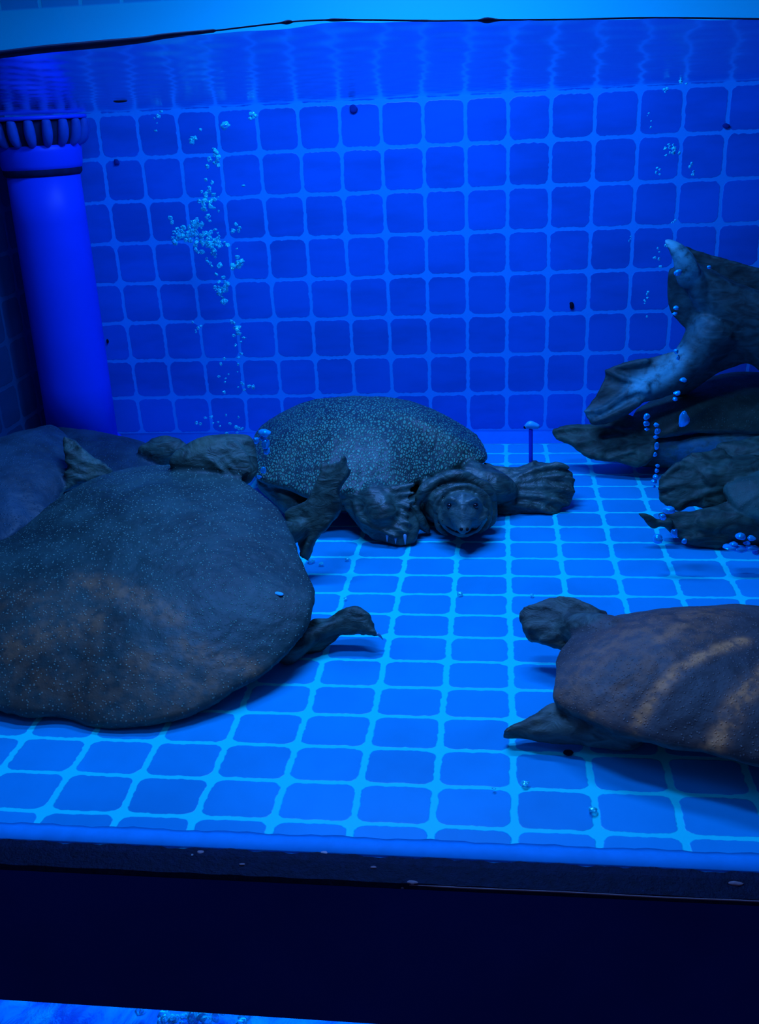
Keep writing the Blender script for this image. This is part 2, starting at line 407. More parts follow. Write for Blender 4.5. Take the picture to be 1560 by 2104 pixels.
# water surface: near-flat, seen from just beneath
b = MB(); nx, ny = 170, 130
for j in range(ny + 1):
    for i in range(nx + 1):
        x = XL + (XR - XL) * i / nx; y = YF - YF * j / ny
        zf = np.interp(x, (-12, -4.49, -1.5, 1.83, 9), (8.70, 8.775, 8.86, 8.715, 8.5))
        z = zf + (8.38 - zf) * (j / ny) + .006 * math.sin(x * 5 + y) + .005 * math.sin(x * 9 - y * 3) + .004 * math.sin(y * 7 + x * 2)
        b.V.append(np.array((x, y, z)))
for j in range(ny):
    for i in range(nx):
        a = j * (nx + 1) + i; b.F.append((a, a + 1, a + nx + 2, a + nx + 1))
tag(mesh_obj('water_surface', b.V, b.F, M['water']), 'calm water surface seen from just below, mirroring the tiled back wall', 'water', kind='stuff')
# grimy waterline on the inside of the glass
b = MB(); line = [(-60, 118), (0, 112), (90, 101), (190, 92), (290, 82), (340, 74), (450, 62), (560, 49), (640, 42), (760, 41), (900, 43), (1040, 41), (1180, 40), (1300, 37), (1420, 37), (1560, 39), (1640, 40)]
P = spline([at(x, y, YF + .03) for x, y in line], 300)
V = []
for i, q in enumerate(P):
    x = q[0]; k = max(0, vnoise(np.array([[x * 2.2, 0, 3.]]), 5)[0]) ; k2 = max(0, vnoise(np.array([[x * 7, 0, 9.]]), 6)[0])
    h = .014 + .04 * k * k2 + .018 * min(1, max(0, -(x + 2.6)))
    if x > -2.6: h = .007 + .05 * k * k2
    V += [q + np.array((0, 0, -h)), q + np.array((0, .03, 0)), q + np.array((0, 0, h)), q + np.array((0, -.028, 0))]
F = []
for i in range(len(P) - 1):
    for j in range(4): F.append((i * 4 + j, i * 4 + (j + 1) % 4, i * 4 + 4 + (j + 1) % 4, i * 4 + 4 + j))
tag(mesh_obj('grime_line', V, F, M['grimeline']), 'dark grimy waterline running along the inside of the front glass', 'grime')

# ------------------------------------------------------------------ column
def lathe(profile, cx, cy, seg=48, flute=None, lean=0.0):
    V = []; F = []
    for k, (z, r) in enumerate(profile):
        for i in range(seg):
            a = 2 * math.pi * i / seg
            rr = r * (1 + (flute[k] * (.5 + .5 * math.cos(a * flute[-1])) if flute else 0))
            V.append((cx + lean * z + rr * math.cos(a), cy + rr * math.sin(a), z))
    n = len(profile)
    for k in range(n - 1):
        for i in range(seg):
            a = k * seg + i; c = k * seg + (i + 1) % seg; F.append((a, c, c + seg, a + seg))
    F.append(tuple(range(seg))[::-1]); F.append(tuple(range((n - 1) * seg, n * seg)))
    return V, F
cx, cy = -11.02, -1.5
col = tag(empty('ornamental_column', (cx, cy, 0)), 'pale blue ornamental column with fluted capital in the left back corner', 'column')
def part(name, VF, mat, root, **k):
    return mesh_obj(name, VF[0], VF[1], mat, root, origin=np.array(root.location), **k)
LEAN = .016
part('shaft', lathe([(.5, .87), (2, .865), (4, .86), (6, .85), (7.22, .84)], cx, cy, 64, lean=LEAN), M['column'], col)
part('base', lathe([(.05, 1.02), (.34, 1.02), (.42, .97), (.5, .9)], cx, cy, 48, lean=LEAN), M['column'], col)
part('collar', lathe([(7.16, .80), (7.20, .90), (7.30, .93), (7.60, .96), (7.72, .95), (7.77, .86)], cx, cy, 64, lean=LEAN), M['column'], col)
part('neck_groove', lathe([(7.06, .855), (7.12, .90), (7.22, .905), (7.27, .86)], cx, cy, 64, lean=LEAN), M['grimeline'], col)
mb = MB()
for k in range(18):            # petals of the fluted capital
    a = 2 * math.pi * (k + .3) / 18
    pts = []
    for z, r in ((7.74, .86), (7.80, .98), (7.92, 1.06), (8.08, 1.10), (8.24, 1.11)):
        pts.append((cx + LEAN * z + r * math.cos(a), cy + r * math.sin(a), z))
    tube(mb, pts, [.07, .10, .12, .12, .10], 10, n=12, cap=.4)
part('capital_flutes', (mb.V, mb.F), M['flute'], col)
part('capital_core', lathe([(7.6, .84), (7.75, .94), (7.95, 1.03), (8.28, 1.05)], cx, cy, 48, lean=LEAN), M['grimeline'], col)
part('capital_top', lathe([(8.27, 1.10), (8.29, 1.16), (8.34, 1.16), (8.36, 1.12)], cx, cy, 48, lean=LEAN), M['column'], col)

# ------------------------------------------------------------------ turtles
def finish(body, mb, origin, mat, voxel=.05, shell=None, stain_lit_marks=(), disp=.02, wr=.03, wdir=(1, 1, 4), seed=1, smooth_it=2, wave_s=2.2, flat_marks=False):
    """fuse the pieces into ONE continuous skin, add folds and lumps, mark the carapace"""
    origin = np.array(origin, float)
    me = bpy.data.meshes.new('tmp'); me.from_pydata([tuple(v - origin) for v in mb.V], [], mb.F); me.update()
    o = bpy.data.objects.new('tmp', me); COL.objects.link(o)
    r = o.modifiers.new('r', 'REMESH'); r.mode = 'VOXEL'; r.voxel_size = voxel
    if smooth_it:
        s_ = o.modifiers.new('s', 'SMOOTH'); s_.factor = .5; s_.iterations = smooth_it
    dg = bpy.context.evaluated_depsgraph_get()
    ev = o.evaluated_get(dg); me2 = bpy.data.meshes.new_from_object(ev)
    bpy.data.objects.remove(o)
    n = len(me2.vertices)
    co = np.zeros(n * 3); me2.vertices.foreach_get('co', co); co = co.reshape(-1, 3)
    no = np.zeros(n * 3); me2.vertices.foreach_get('normal', no); no = no.reshape(-1, 3)
    W = co + origin
    sh = np.zeros(n)
    if shell is not None:
        c, nn, rim = shell['c'], shell['n'], shell['rim']
        e1 = unit(np.cross(nn, [0, 1, .01])); e2 = np.cross(nn, e1)
        R_ = rim - c; ra = np.arctan2(R_ @ e2, R_ @ e1); rr = np.hypot(R_ @ e2, R_ @ e1)
        k = np.argsort(ra); ra, rr = ra[k], rr[k]
        D = W - c; a = np.arctan2(D @ e2, D @ e1); d = np.hypot(D @ e2, D @ e1)
        lim = np.interp(a, ra, rr, period=2 * math.pi); h = D @ nn
        t = d / lim
        sh = np.clip((1.03 - t) / .05, 0, 1) * np.clip((h + .03) / .06, 0, 1) * np.clip((no @ nn + .1) / .3, 0, 1)
        te = np.clip(t / (1 - shell['flange']), 0, 1); hx = shell['top'] * (1 - te ** shell['pw']) + shell['edge'] * 1.3
        sh *= np.clip((.16 - (h - hx)) / .06, 0, 1)
    st = np.zeros(n)
    for pl, wd, am in stain_lit_marks:
        Q = np.array(spline(pl, 24)); dd = np.full(n, 1e9)
        for q in Q:
            D_ = W - q
            if shell is not None and not flat_marks: D_ = D_ - np.outer(D_ @ shell['n'], shell['n'])
            dd = np.minimum(dd, np.linalg.norm(D_, axis=1))
        st = np.maximum(st, am * np.exp(-(dd / wd) ** 2))
    low = vnoise(W * 1.3, seed) * .6 + vnoise(W * 3.1, seed + 1) * .4
    wn = vnoise(W * np.array(wdir) * wave_s + low[:, None] * .8, seed + 2)
    ridge = 1 - np.abs(wn) * 2
    fine = vnoise(W * 9, seed + 3)
    amt = disp * low * (1 - .5 * sh) + wr * ridge * (1 - sh) * .45 + .008 * fine * (1 - sh) + .009 * fine * sh
    co = co + no * amt[:, None]
    W = co + origin
    co[:, 2] = np.maximum(co[:, 2], .004 - origin[2])
    me2.vertices.foreach_set('co', co.ravel())
    for nm, arr in (('shell', sh), ('stain_and_lit', st)):
        at_ = me2.attributes.new(nm, 'FLOAT', 'POINT'); at_.data.foreach_set('value', arr.astype(np.float32))
    me2.polygons.foreach_set('use_smooth', [True] * len(me2.polygons))
    me2.materials.clear(); me2.materials.append(mat); me2.update()
    ob = bpy.data.objects.new('body', me2); COL.objects.link(ob); ob.parent = body
    return ob
def on_skin(body, px, py):
    from mathutils.bvhtree import BVHTree
    if 'bvh' not in BV: BV['bvh'] = BVHTree.FromPolygons([v.co[:] for v in body.data.vertices], [p.vertices[:] for p in body.data.polygons]); 
    org = Vector(CAM) - body.parent.location; d = Vector(unit(ray(px, py)))
    h = BV['bvh'].ray_cast(org, d)
    return np.array(h[0] + body.parent.location) if h[0] else at(px, py, -7)
BV = {}
def claw(root, p, d, L=.14, r=.035, up=(0, 0, 1)):
    mb = MB(); p = np.array(p, float); d = unit(d)
    tube(mb, [p, p + d * L * .5 + np.array(up) * .01, p + d * L - np.array(up) * .02], [r, r * .7, r * .12], 8, n=6)
    return mesh_obj('claw', mb.V, mb.F, M['claw'], root, origin=np.array(root.location))
def ball(root, name, p, r, mat, sq=(1, 1, 1)):
    V = []; F = []; n, m = 10, 14
    for i in range(n + 1):
        th = math.pi * i / n
        for j in range(m):
            a = 2 * math.pi * j / m
            V.append(np.array(p) + r * np.array((math.sin(th) * math.cos(a) * sq[0], math.sin(th) * math.sin(a) * sq[1], math.cos(th) * sq[2])))
    for i in range(n):
        for j in range(m):
            F.append((i * m + j, (i + 1) * m + j, (i + 1) * m + (j + 1) % m, i * m + (j + 1) % m))
    return mesh_obj(name, V, F, mat, root, origin=np.array(root.location) if root else np.array(p))
def ridges(mb, P0, n, lines, r=.05, off=.05):
    n = unit(n)
    for ln in lines:
        pts = [onplane(x, y, P0, n) + n * off for x, y in ln]
        tube(mb, pts, [r * 1.15] + [r] * (len(pts) - 2) + [r * .5], 8, n=12)

# --- turtle facing the viewer, mid tank
def turtle_viewer():
    o = (-2.9, -4.2, 0); root = tag(empty('softshell_turtle', o), 'softshell turtle facing the viewer, netlike pale pattern on its domed shell, mid tank', 'turtle', 'softshell turtles')
    mb = MB(); P0 = at(765, 1012, -6.5); n = (0, -.06, 1)
    rim = [(523, 984), (575, 998), (636, 1020), (700, 1018), (765, 1012), (831, 1002), (897, 974), (950, 957), (1000, 948),
           (1003, 925), (978, 893), (930, 868), (860, 850), (780, 842), (700, 842), (620, 848), (560, 862), (522, 890), (508, 940)]
    sh = pillow(mb, rim, P0, n, .95, .25, 2.3, .04, 120, .06, wave=.03, seed=2)
    c = sh['c']
    # belly and shoulders
    mb2 = [(560, 990), (640, 1040), (740, 1045), (840, 1045), (930, 1020), (985, 980), (960, 900), (860, 870), (700, 865), (590, 880), (540, 930)]
    pillow(mb, mb2, P0 + np.array((0, 0, -.45)), n, .35, .30, 2.5, N=60)
    # folds along the front rim
    for k, (dy, rr) in enumerate(((0, .10), (14, .09), (28, .08))):
        tube(mb, [at(640 + 40 * k, 1022 + dy * .4, -6.3 - .05 * k), at(720, 1016 + dy, -6.5 - .05 * k), at(790, 1010 + dy, -6.55 - .05 * k), at(850, 996 + dy * 1.2, -6.5 - .1 * k)], [.05, rr, rr, .05], 8)
    # neck hood: sleeves of loose skin round the head
    A = at(928, 1016, -5.0); B = at(940, 1040, -6.55)
    tube(mb, [A, (A + B) / 2, B], [.80, .76, .60], 28, n=10, cap=.15, flat=.72)
    ax = unit(at(950, 1062, -7.2) - A)
    e1 = unit(np.cross(ax, [0, 0, 1])); e2 = np.cross(e1, ax)
    for k, (x, y, Y, R_, r_, sp) in enumerate(((930, 1037, -5.85, .80, .08, .6), (935, 1044, -6.4, .77, .11, .75), (950, 1053, -6.78, .56, .06, 1.0))):
        C_ = at(x, y, Y)
        pts = [C_ + R_ * (math.cos(a) * e1 + math.sin(a) * e2 * (.76 + .10 * k)) for a in np.linspace(-sp, math.pi + sp, 18)]
        tube(mb, pts, [r_ * .5] + [r_ * (1 + .22 * math.sin(i_ * 1.7 + k)) for i_ in range(16)] + [r_ * .5], 8, n=50)
    # head with long snout
    H0 = at(950, 1046, -6.5); H1 = at(951, 1052, -6.95); H2 = at(952, 1064, -7.18); H3 = at(953, 1078, -7.36); H4 = at(954, 1089, -7.52)
    tube(mb, [H0, H1, H2, H3, H4], [.44, .43, .33, .19, .10], 24, flat=.92, n=20, cap=.7)
    # jaws, cheeks and brow ridges
    tube(mb, [at(908, 1068, -6.95), at(925, 1085, -7.1), at(952, 1096, -7.25), at(980, 1086, -7.12), at(995, 1066, -6.95)], [.07, .09, .09, .09, .07], 10)
    tube(mb, [at(905, 1056, -6.95), at(914, 1072, -7.1), at(935, 1082, -7.25)], [.07, .09, .05], 10)
    tube(mb, [at(998, 1050, -6.95), at(990, 1066, -7.1), at(972, 1080, -7.25)], [.07, .09, .05], 10)
    for x, dx in ((927, -1), (974, 1)):
        tube(mb, [at(x + 14 * dx, 1036, -7.0), at(x, 1027, -7.14), at(x - 12 * dx, 1032, -7.22)], [.04, .075, .045], 10)
    tube(mb, [at(950, 1022, -7.05), at(951, 1045, -7.28), at(953, 1070, -7.42)], [.10, .09, .07], 10)
    # right flipper stretched sideways
    Pf = at(1100, 1058, -5.35); nf = (.05, -.75, .66)
    pillow(mb, [(990, 955), (1020, 958), (1063, 960), (1085, 950), (1111, 948), (1139, 960), (1160, 962), (1179, 971), (1176, 990), (1181, 1012), (1172, 1034), (1150, 1048), (1135, 1060), (1100, 1057), (1060, 1062), (1020, 1058), (985, 1030)], Pf, nf, .14, .16, 3, center=(1070, 1005), N=110, wave=.04, seed=5, jag=.05)
    ridges(mb, Pf, nf, [[(1040, 1000), (1090, 975), (1140, 962), (1165, 966)], [(1040, 1005), (1100, 990), (1150, 985), (1176, 992)], [(1040, 1012), (1100, 1005), (1150, 1010), (1178, 1016)], [(1040, 1022), (1095, 1025), (1140, 1035), (1166, 1040)], [(1035, 1035), (1080, 1045), (1130, 1055)]], .085, .15)
    tube(mb, [at(960, 985, -5.2), at(1020, 1003, -5.4), at(1055, 1012, -5.35)], [.42, .36, .18], 16, cap=.4)
    # left forefoot planted on the floor
    Pg = at(800, 1110, -7.0); ng = (-.05, -.72, .62)
    pillow(mb, [(715, 1050), (738, 1030), (779, 1018), (825, 1022), (850, 1044), (861, 1080), (856, 1108), (835, 1122), (800, 1118), (765, 1105), (735, 1080)], Pg, ng, .20, .26, 2.6, N=90, jag=.04)
    ridges(mb, Pg, ng, [[(735, 1045), (790, 1050), (840, 1066)], [(738, 1056), (790, 1066), (845, 1082)], [(742, 1066), (790, 1080), (840, 1100)], [(748, 1078), (785, 1095), (818, 1110)], [(745, 1036), (795, 1032), (845, 1050)]], .075, .22)
    tube(mb, [at(760, 1010, -6.0), at(775, 1035, -6.5), at(790, 1060, -6.8)], [.45, .42, .35], 16)
    # small hind limb stub at left
    tube(mb, [at(560, 985, -5.4), at(610, 1040, -6.0), at(650, 1065, -6.4)], [.35, .3, .2], 12)
    stain_lit_marks = [([at(950, 1040, -7.1), at(952, 1062, -7.3), at(953, 1080, -7.4)], .38, 1.0)]
    body = finish(root, mb, o, M['t1'], .036, sh, stain_lit_marks, flat_marks=True, disp=.035, wr=.035, wdir=(1.2, 1.2, 2.6), seed=3)
    ng = unit(ng)
    for x, y, dx in ((800, 1108, 0), (817, 1112, .02), (836, 1114, .04)):
        p = onplane(x - 1, y - 8, Pg, ng) + ng * .18; claw(root, p, (dx, -.5, -.55), .17, .04)
    for x in (924, 977): ball(root, 'eye', on_skin(body, x, 1040) + np.array((0, .02, 0)), .062, M['eye'])
    for x in (948, 960): ball(root, 'nostril', on_skin(body, x, 1088) + np.array((0, .01, 0)), .036, M['nostril'])
    mm = MB(); tube(mm, [on_skin(body, x, y) + np.array((0, .012, 0)) for x, y in ((910, 1070), (922, 1084), (940, 1093), (958, 1096), (976, 1089), (990, 1074))], [.015, .03, .03, .03, .03, .015], 8)
    mesh_obj('mouth', mm.V, mm.F, M['nostril'], root, origin=np.array(root.location))
# --- big turtle at the left front
def turtle_big():
    o = (-5.5, -10.5, 0); root = tag(empty('softshell_turtle', o), 'largest softshell turtle, finely dotted shell with brown smears, at the left front', 'turtle', 'softshell turtles')
    mb = MB(); P0 = at(300, 1500, -13.62); n = unit((0, -.31, 1))
    rim = [(0, 1116), (51, 1083), (123, 1022), (205, 978), (308, 955), (410, 954), (461, 970), (513, 996), (564, 1032), (597, 1073), (617, 1127), (636, 1173), (651, 1209),
           (650, 1250), (636, 1291), (605, 1332), (554, 1378), (502, 1414), (441, 1450), (379, 1478), (308, 1496), (236, 1501), (179, 1494), (128, 1474), (51, 1476), (0, 1464),
           (-120, 1440), (-260, 1360), (-280, 1260), (-200, 1180), (-90, 1140)]
    sh = pillow(mb, rim, P0, n, .62, .35, 2.4, .03, 150, .06, wave=.025, seed=1, center=(250, 1230))
    pillow(mb, [(60, 1180), (200, 1060), (360, 1030), (520, 1120), (560, 1250), (450, 1380), (260, 1430), (60, 1420), (-60, 1320)], P0 - n * .35, n, .3, .45, 3, N=60)
    # wrinkled neck root behind the far rim
    Pn = at(450, 960, -7.9); nn = unit((.25, -.75, .6))
    pillow(mb, [(345, 950), (386, 912), (420, 897), (450, 892), (500, 892), (522, 905), (530, 945), (522, 985), (480, 1000), (400, 990)], Pn, nn, .22, .35, 2.2, N=60)
    ridges(mb, Pn, nn, [[(455, 930), (480, 950), (500, 985)], [(468, 925), (492, 945), (510, 985)], [(440, 940), (468, 960), (490, 990)], [(425, 948), (455, 972), (478, 995)], [(482, 920), (505, 945), (518, 980)]], .05, .24)
    # webbed flipper raised against the other turtle
    Pw = at(670, 1030, -8.3); nw = unit((-.15, -.9, .4))
    pillow(mb, [(590, 1050), (632, 1030), (640, 1008), (661, 984), (660, 955), (680, 950), (698, 945), (711, 933), (713, 955), (720, 966), (713, 985), (698, 1007), (703, 1030), (698, 1053), (680, 1080), (660, 1100), (643, 1122), (629, 1150), (611, 1110), (592, 1078)], Pw, nw, .04, .06, 3, N=140, edge=.06, center=(668, 1030), wave=.04, seed=3, jag=.05)
    ridges(mb, Pw, nw, [[(615, 1075), (650, 1040), (675, 990), (705, 950)], [(620, 1085), (660, 1050), (690, 1010), (712, 970)], [(622, 1095), (660, 1070), (695, 1050)], [(612, 1070), (640, 1030), (662, 975)], [(625, 1140), (640, 1110), (668, 1085)]], .06, .07)
    tube(mb, [at(560, 1090, -9.0), at(600, 1095, -8.7), at(640, 1070, -8.35)], [.25, .2, .1], 14, cap=.3)
    # hind foot with ragged web at right
    Pl = at(700, 1300, -11.1); nl = unit((-.1, -.75, .65))
    pillow(mb, [(560, 1350), (590, 1325), (625, 1300), (641, 1276), (664, 1274), (680, 1272), (700, 1259), (727, 1250), (745, 1252), (762, 1262), (768, 1282), (779, 1308), (760, 1300), (738, 1298), (722, 1303), (706, 1298), (690, 1311), (670, 1326), (655, 1340), (618, 1350), (585, 1360)], Pl, nl, .05, .06, 2.5, N=150, edge=.045, center=(680, 1297), wave=.02, seed=4, jag=.06)
    tube(mb, [at(590, 1340, -11.6), at(640, 1310, -11.3), at(690, 1285, -11.1), at(738, 1268, -11.0)], [.22, .15, .10, .06], 12)
    ridges(mb, Pl, nl, [[(690, 1285), (730, 1262), (758, 1268)], [(700, 1290), (740, 1282), (775, 1304)], [(680, 1300), (710, 1296), (738, 1298)]], .05, .09)
    def ps(*L): return [onplane(x, y, P0, n) + n * .3 for x, y in L]
    stain_lit_marks = [(ps((190, 1258), (280, 1285), (375, 1320)), .22, .7), (ps((40, 1375), (130, 1350), (210, 1335)), .30, .7), (ps((385, 1368), (460, 1382), (540, 1385)), .20, .8),
              (ps((300, 1400), (400, 1430), (440, 1420)), .30, .6), (ps((60, 1420), (180, 1440), (300, 1460), (400, 1450)), .45, .4), (ps((20, 1290), (120, 1300), (220, 1370)), .35, .3)]
    finish(root, mb, o, M['t2'], .04, sh, stain_lit_marks, disp=.03, wr=.02, wdir=(1.5, 1.5, 2.6), seed=11)
    claw(root, onplane(776, 1303, Pl, nl), (.6, 0, -.6), .12, .03)
# --- two turtles at the far left
def turtle_far_left():
    o = (-9.8, -6.8, 0); root = tag(empty('softshell_turtle', o), 'dark blue softshell turtle cut off by the left edge, behind the largest turtle', 'turtle', 'softshell turtles')
    mb = MB(); P0 = at(90, 1010, -7.2); n = unit((.12, -.22, 1))
    rim = [(90, 880), (125, 885), (148, 908), (150, 940), (142, 975), (130, 1014), (100, 1060), (60, 1090), (0, 1125), (-100, 1130), (-220, 1080), (-260, 990), (-200, 930), (-80, 905), (0, 905), (50, 888)]
    sh = pillow(mb, rim, P0, n, .45, .25, 2.2, .03, 110, .06, wave=.04, seed=6)
    pillow(mb, [(110, 930), (110, 1000), (30, 1080), (-100, 1080), (-180, 1000), (-100, 940)], P0 - n * .3, n, .2, .4, 3, N=50)
    Pw = at(180, 960, -6.6); nw = unit((.2, -.8, .5))
    pillow(mb, [(130, 900), (150, 903), (166, 918), (192, 938), (218, 953), (232, 973), (212, 987), (180, 992), (154, 1000), (132, 1010), (138, 960)], Pw, nw, .06, .08, 2.5, N=90, edge=.05, wave=.05, seed=2, jag=.06)
    ridges(mb, Pw, nw, [[(140, 930), (170, 950), (215, 965)], [(140, 950), (170, 970), (205, 978)], [(140, 975), (165, 985), (180, 988)]], .06, .11)
    finish(root, mb, o, M['t3'], .045, sh, disp=.05, wr=.03, seed=21)
def turtle_corner():
    o = (-9.0, -4.2, 0); root = tag(empty('softshell_turtle', o), 'smooth dark softshell turtle lying at the foot of the column', 'turtle', 'softshell turtles')
    mb = MB(); P0 = at(220, 960, -4.2); n = unit((0, -.1, 1))
    rim = [(85, 890), (120, 886), (160, 892), (210, 897), (262, 908), (310, 922), (338, 944), (330, 985), (260, 1015), (170, 1020), (90, 1000), (60, 940)]
    sh = pillow(mb, rim, P0, n, .42, .2, 2.2, .03, 90, .06, wave=.03, seed=8)
    pillow(mb, [(100, 920), (200, 915), (290, 935), (290, 985), (200, 1000), (110, 980)], P0 - n * .25, n, .15, .25, 3, N=50)
    Pf = at(345, 925, -4.2); nf = unit((.1, -.8, .5))
    pillow(mb, [(280, 925), (300, 908), (320, 900), (345, 894), (368, 902), (388, 917), (405, 940), (360, 955), (310, 950)], Pf, nf, .18, .15, 2.2, N=50)
    ridges(mb, Pf, nf, [[(310, 925), (340, 915), (375, 918)], [(315, 935), (350, 928), (385, 932)]], .06, .14)
    finish(root, mb, o, M['t3'], .045, sh, disp=.04, wr=.04, seed=31)
# --- right side, back
def turtle_climber():
    o = (5.0, -2.4, 0); root = tag(empty('softshell_turtle', o), 'slate softshell turtle reared upright on another turtle by the back wall, pale underside showing', 'turtle', 'softshell turtles')
    mb = MB(); P0 = at(1480, 650, -2.7); n = unit((-.28, -1, -.12))
    pillow(mb, [(1408, 530), (1455, 552), (1540, 592), (1680, 630), (1740, 670), (1720, 740), (1640, 800), (1575, 768), (1540, 746), (1512, 752), (1473, 768), (1440, 790), (1405, 812), (1380, 805), (1392, 740), (1407, 705), (1417, 677), (1428, 640), (1405, 600), (1385, 560), (1390, 530)],
           P0, n, .30, .45, 2.4, N=130, center=(1520, 660), edge=.08)
    # carapace on the far side, thin rim standing above the skin
    Ps = at(1500, 650, -2.1)
    sh = pillow(mb, [(1402, 508), (1430, 514), (1465, 524), (1560, 550), (1700, 588), (1800, 660), (1790, 760), (1690, 790), (1600, 740), (1520, 690), (1450, 620), (1410, 560)], Ps, -n, .45, .08, 2.4, .05, 110, .04)
    # upper limb ending in a point, with web flap
    Pu = at(1400, 540, -2.95)
    pillow(mb, [(1366, 492), (1374, 510), (1383, 535), (1388, 565), (1400, 590), (1425, 590), (1440, 560), (1430, 532), (1416, 515), (1396, 499)], Pu, n, .14, .12, 2.2, N=60, edge=.05)
    pillow(mb, [(1376, 552), (1372, 595), (1378, 635), (1392, 657), (1415, 677), (1430, 645), (1425, 590), (1395, 560)], at(1400, 610, -2.6), n, .06, .06, 3, N=60, edge=.045)
    tube(mb, [at(1470, 660, -2.6), at(1435, 590, -2.85), at(1404, 530, -2.98), at(1372, 499, -3.0)], [.30, .24, .13, .04], 14, cap=.2)
    # lower limb reaching down-left
    tube(mb, [at(1470, 680, -2.7), at(1425, 735, -2.85), at(1370, 785, -3.0), at(1320, 812, -3.2), at(1295, 828, -3.25)], [.62, .44, .30, .17, .10], 18, cap=.4)
    Pf = at(1270, 820, -3.2); nf = unit((-.2, -.85, .45))
    pillow(mb, [(1392, 722), (1360, 728), (1330, 735), (1290, 746), (1255, 757), (1245, 763), (1238, 785), (1228, 808), (1212, 828), (1200, 847), (1207, 862), (1216, 874), (1245, 872), (1280, 858), (1310, 838), (1360, 790), (1395, 750)], Pf, nf, .01, .06, 3, N=140, edge=.045, center=(1290, 805), wave=.02, seed=2, jag=.02)
    ridges(mb, Pf, nf, [[(1330, 790), (1290, 782), (1262, 770), (1246, 763)], [(1330, 800), (1280, 815), (1240, 843), (1203, 847)], [(1330, 745), (1290, 752), (1255, 760)], [(1310, 830), (1270, 850), (1225, 868)], [(1330, 805), (1295, 800), (1270, 830)]], .085, .085)
    sh2 = dict(sh)
    stain_lit_marks = [([at(1372, 500, -3), at(1400, 525, -3), at(1420, 560, -3)], .25, 1.0), ([at(1400, 735, -3), at(1360, 765, -3.2), at(1310, 795, -3.3)], .26, 1.0), ([at(1290, 815, -3.3), at(1240, 845, -3.3), at(1205, 850, -3.3)], .12, .5), ([at(1250, 762, -3.3), at(1290, 772, -3.3)], .10, .5), ([at(1425, 620, -3), at(1440, 680, -3), at(1430, 730, -3)], .35, .25)]  # lamp highlights at limb tip and ankle painted as paler skin
    finish(root, mb, o, M['t4'], .036, sh2, stain_lit_marks, flat_marks=True, disp=.02, wr=.012, wdir=(2.4, 1.2, 1.2), seed=41)
def turtle_under():
    o = (4.8, -2.4, 0); root = tag(empty('softshell_turtle', o), 'flat olive softshell turtle against the back wall with another turtle climbing on it', 'turtle', 'softshell turtles')
    mb = MB(); P0 = at(1450, 886, -3.0); n = unit((0, -.42, 1))
    rim = [(1300, 878), (1335, 893), (1375, 896), (1420, 886), (1500, 885), (1600, 888), (1720, 880), (1800, 850), (1780, 812), (1680, 772), (1560, 765), (1475, 772), (1400, 790), (1335, 824), (1300, 852)]
    sh = pillow(mb, rim, P0, n, .42, .15, 2.3, .04, 110, .05, wave=.02, seed=3)
    Pb = at(1420, 930, -2.75); nb = unit((-.05, -1, .25))
    pillow(mb, [(1215, 905), (1290, 885), (1380, 892), (1500, 885), (1640, 890), (1700, 930), (1640, 970), (1500, 968), (1400, 962), (1312, 957), (1250, 942)], Pb, nb, .35, .9, 2.6, N=80, center=(1450, 925))
    Pf = at(1210, 915, -3.0); nf = unit((-.1, -.75, .66))
    pillow(mb, [(1134, 886), (1150, 880), (1172, 875), (1205, 873), (1243, 871), (1262, 858), (1290, 850), (1330, 870), (1350, 900), (1340, 945), (1312, 958), (1265, 950), (1220, 944), (1201, 936), (1183, 921), (1158, 908), (1140, 900)], Pf, nf, .07, .10, 2.6, N=130, edge=.04, center=(1270, 905), wave=.03, seed=5, jag=.03)
    ridges(mb, Pf, nf, [[(1300, 890), (1240, 885), (1180, 884), (1138, 888)], [(1300, 900), (1240, 905), (1190, 915)], [(1300, 915), (1250, 925), (1212, 936)], [(1300, 930), (1270, 940), (1250, 946)]], .07, .08)
    stain_lit_marks = [([at(1385, 925, -3.1), at(1440, 925, -3.1), at(1520, 930, -3.1)], .32, 1.0)]  # paler plastron, its blue reflection painted into the colour
    finish(root, mb, o, M['t5'], .036, sh, stain_lit_marks, flat_marks=True, disp=.03, wr=.02, seed=51)
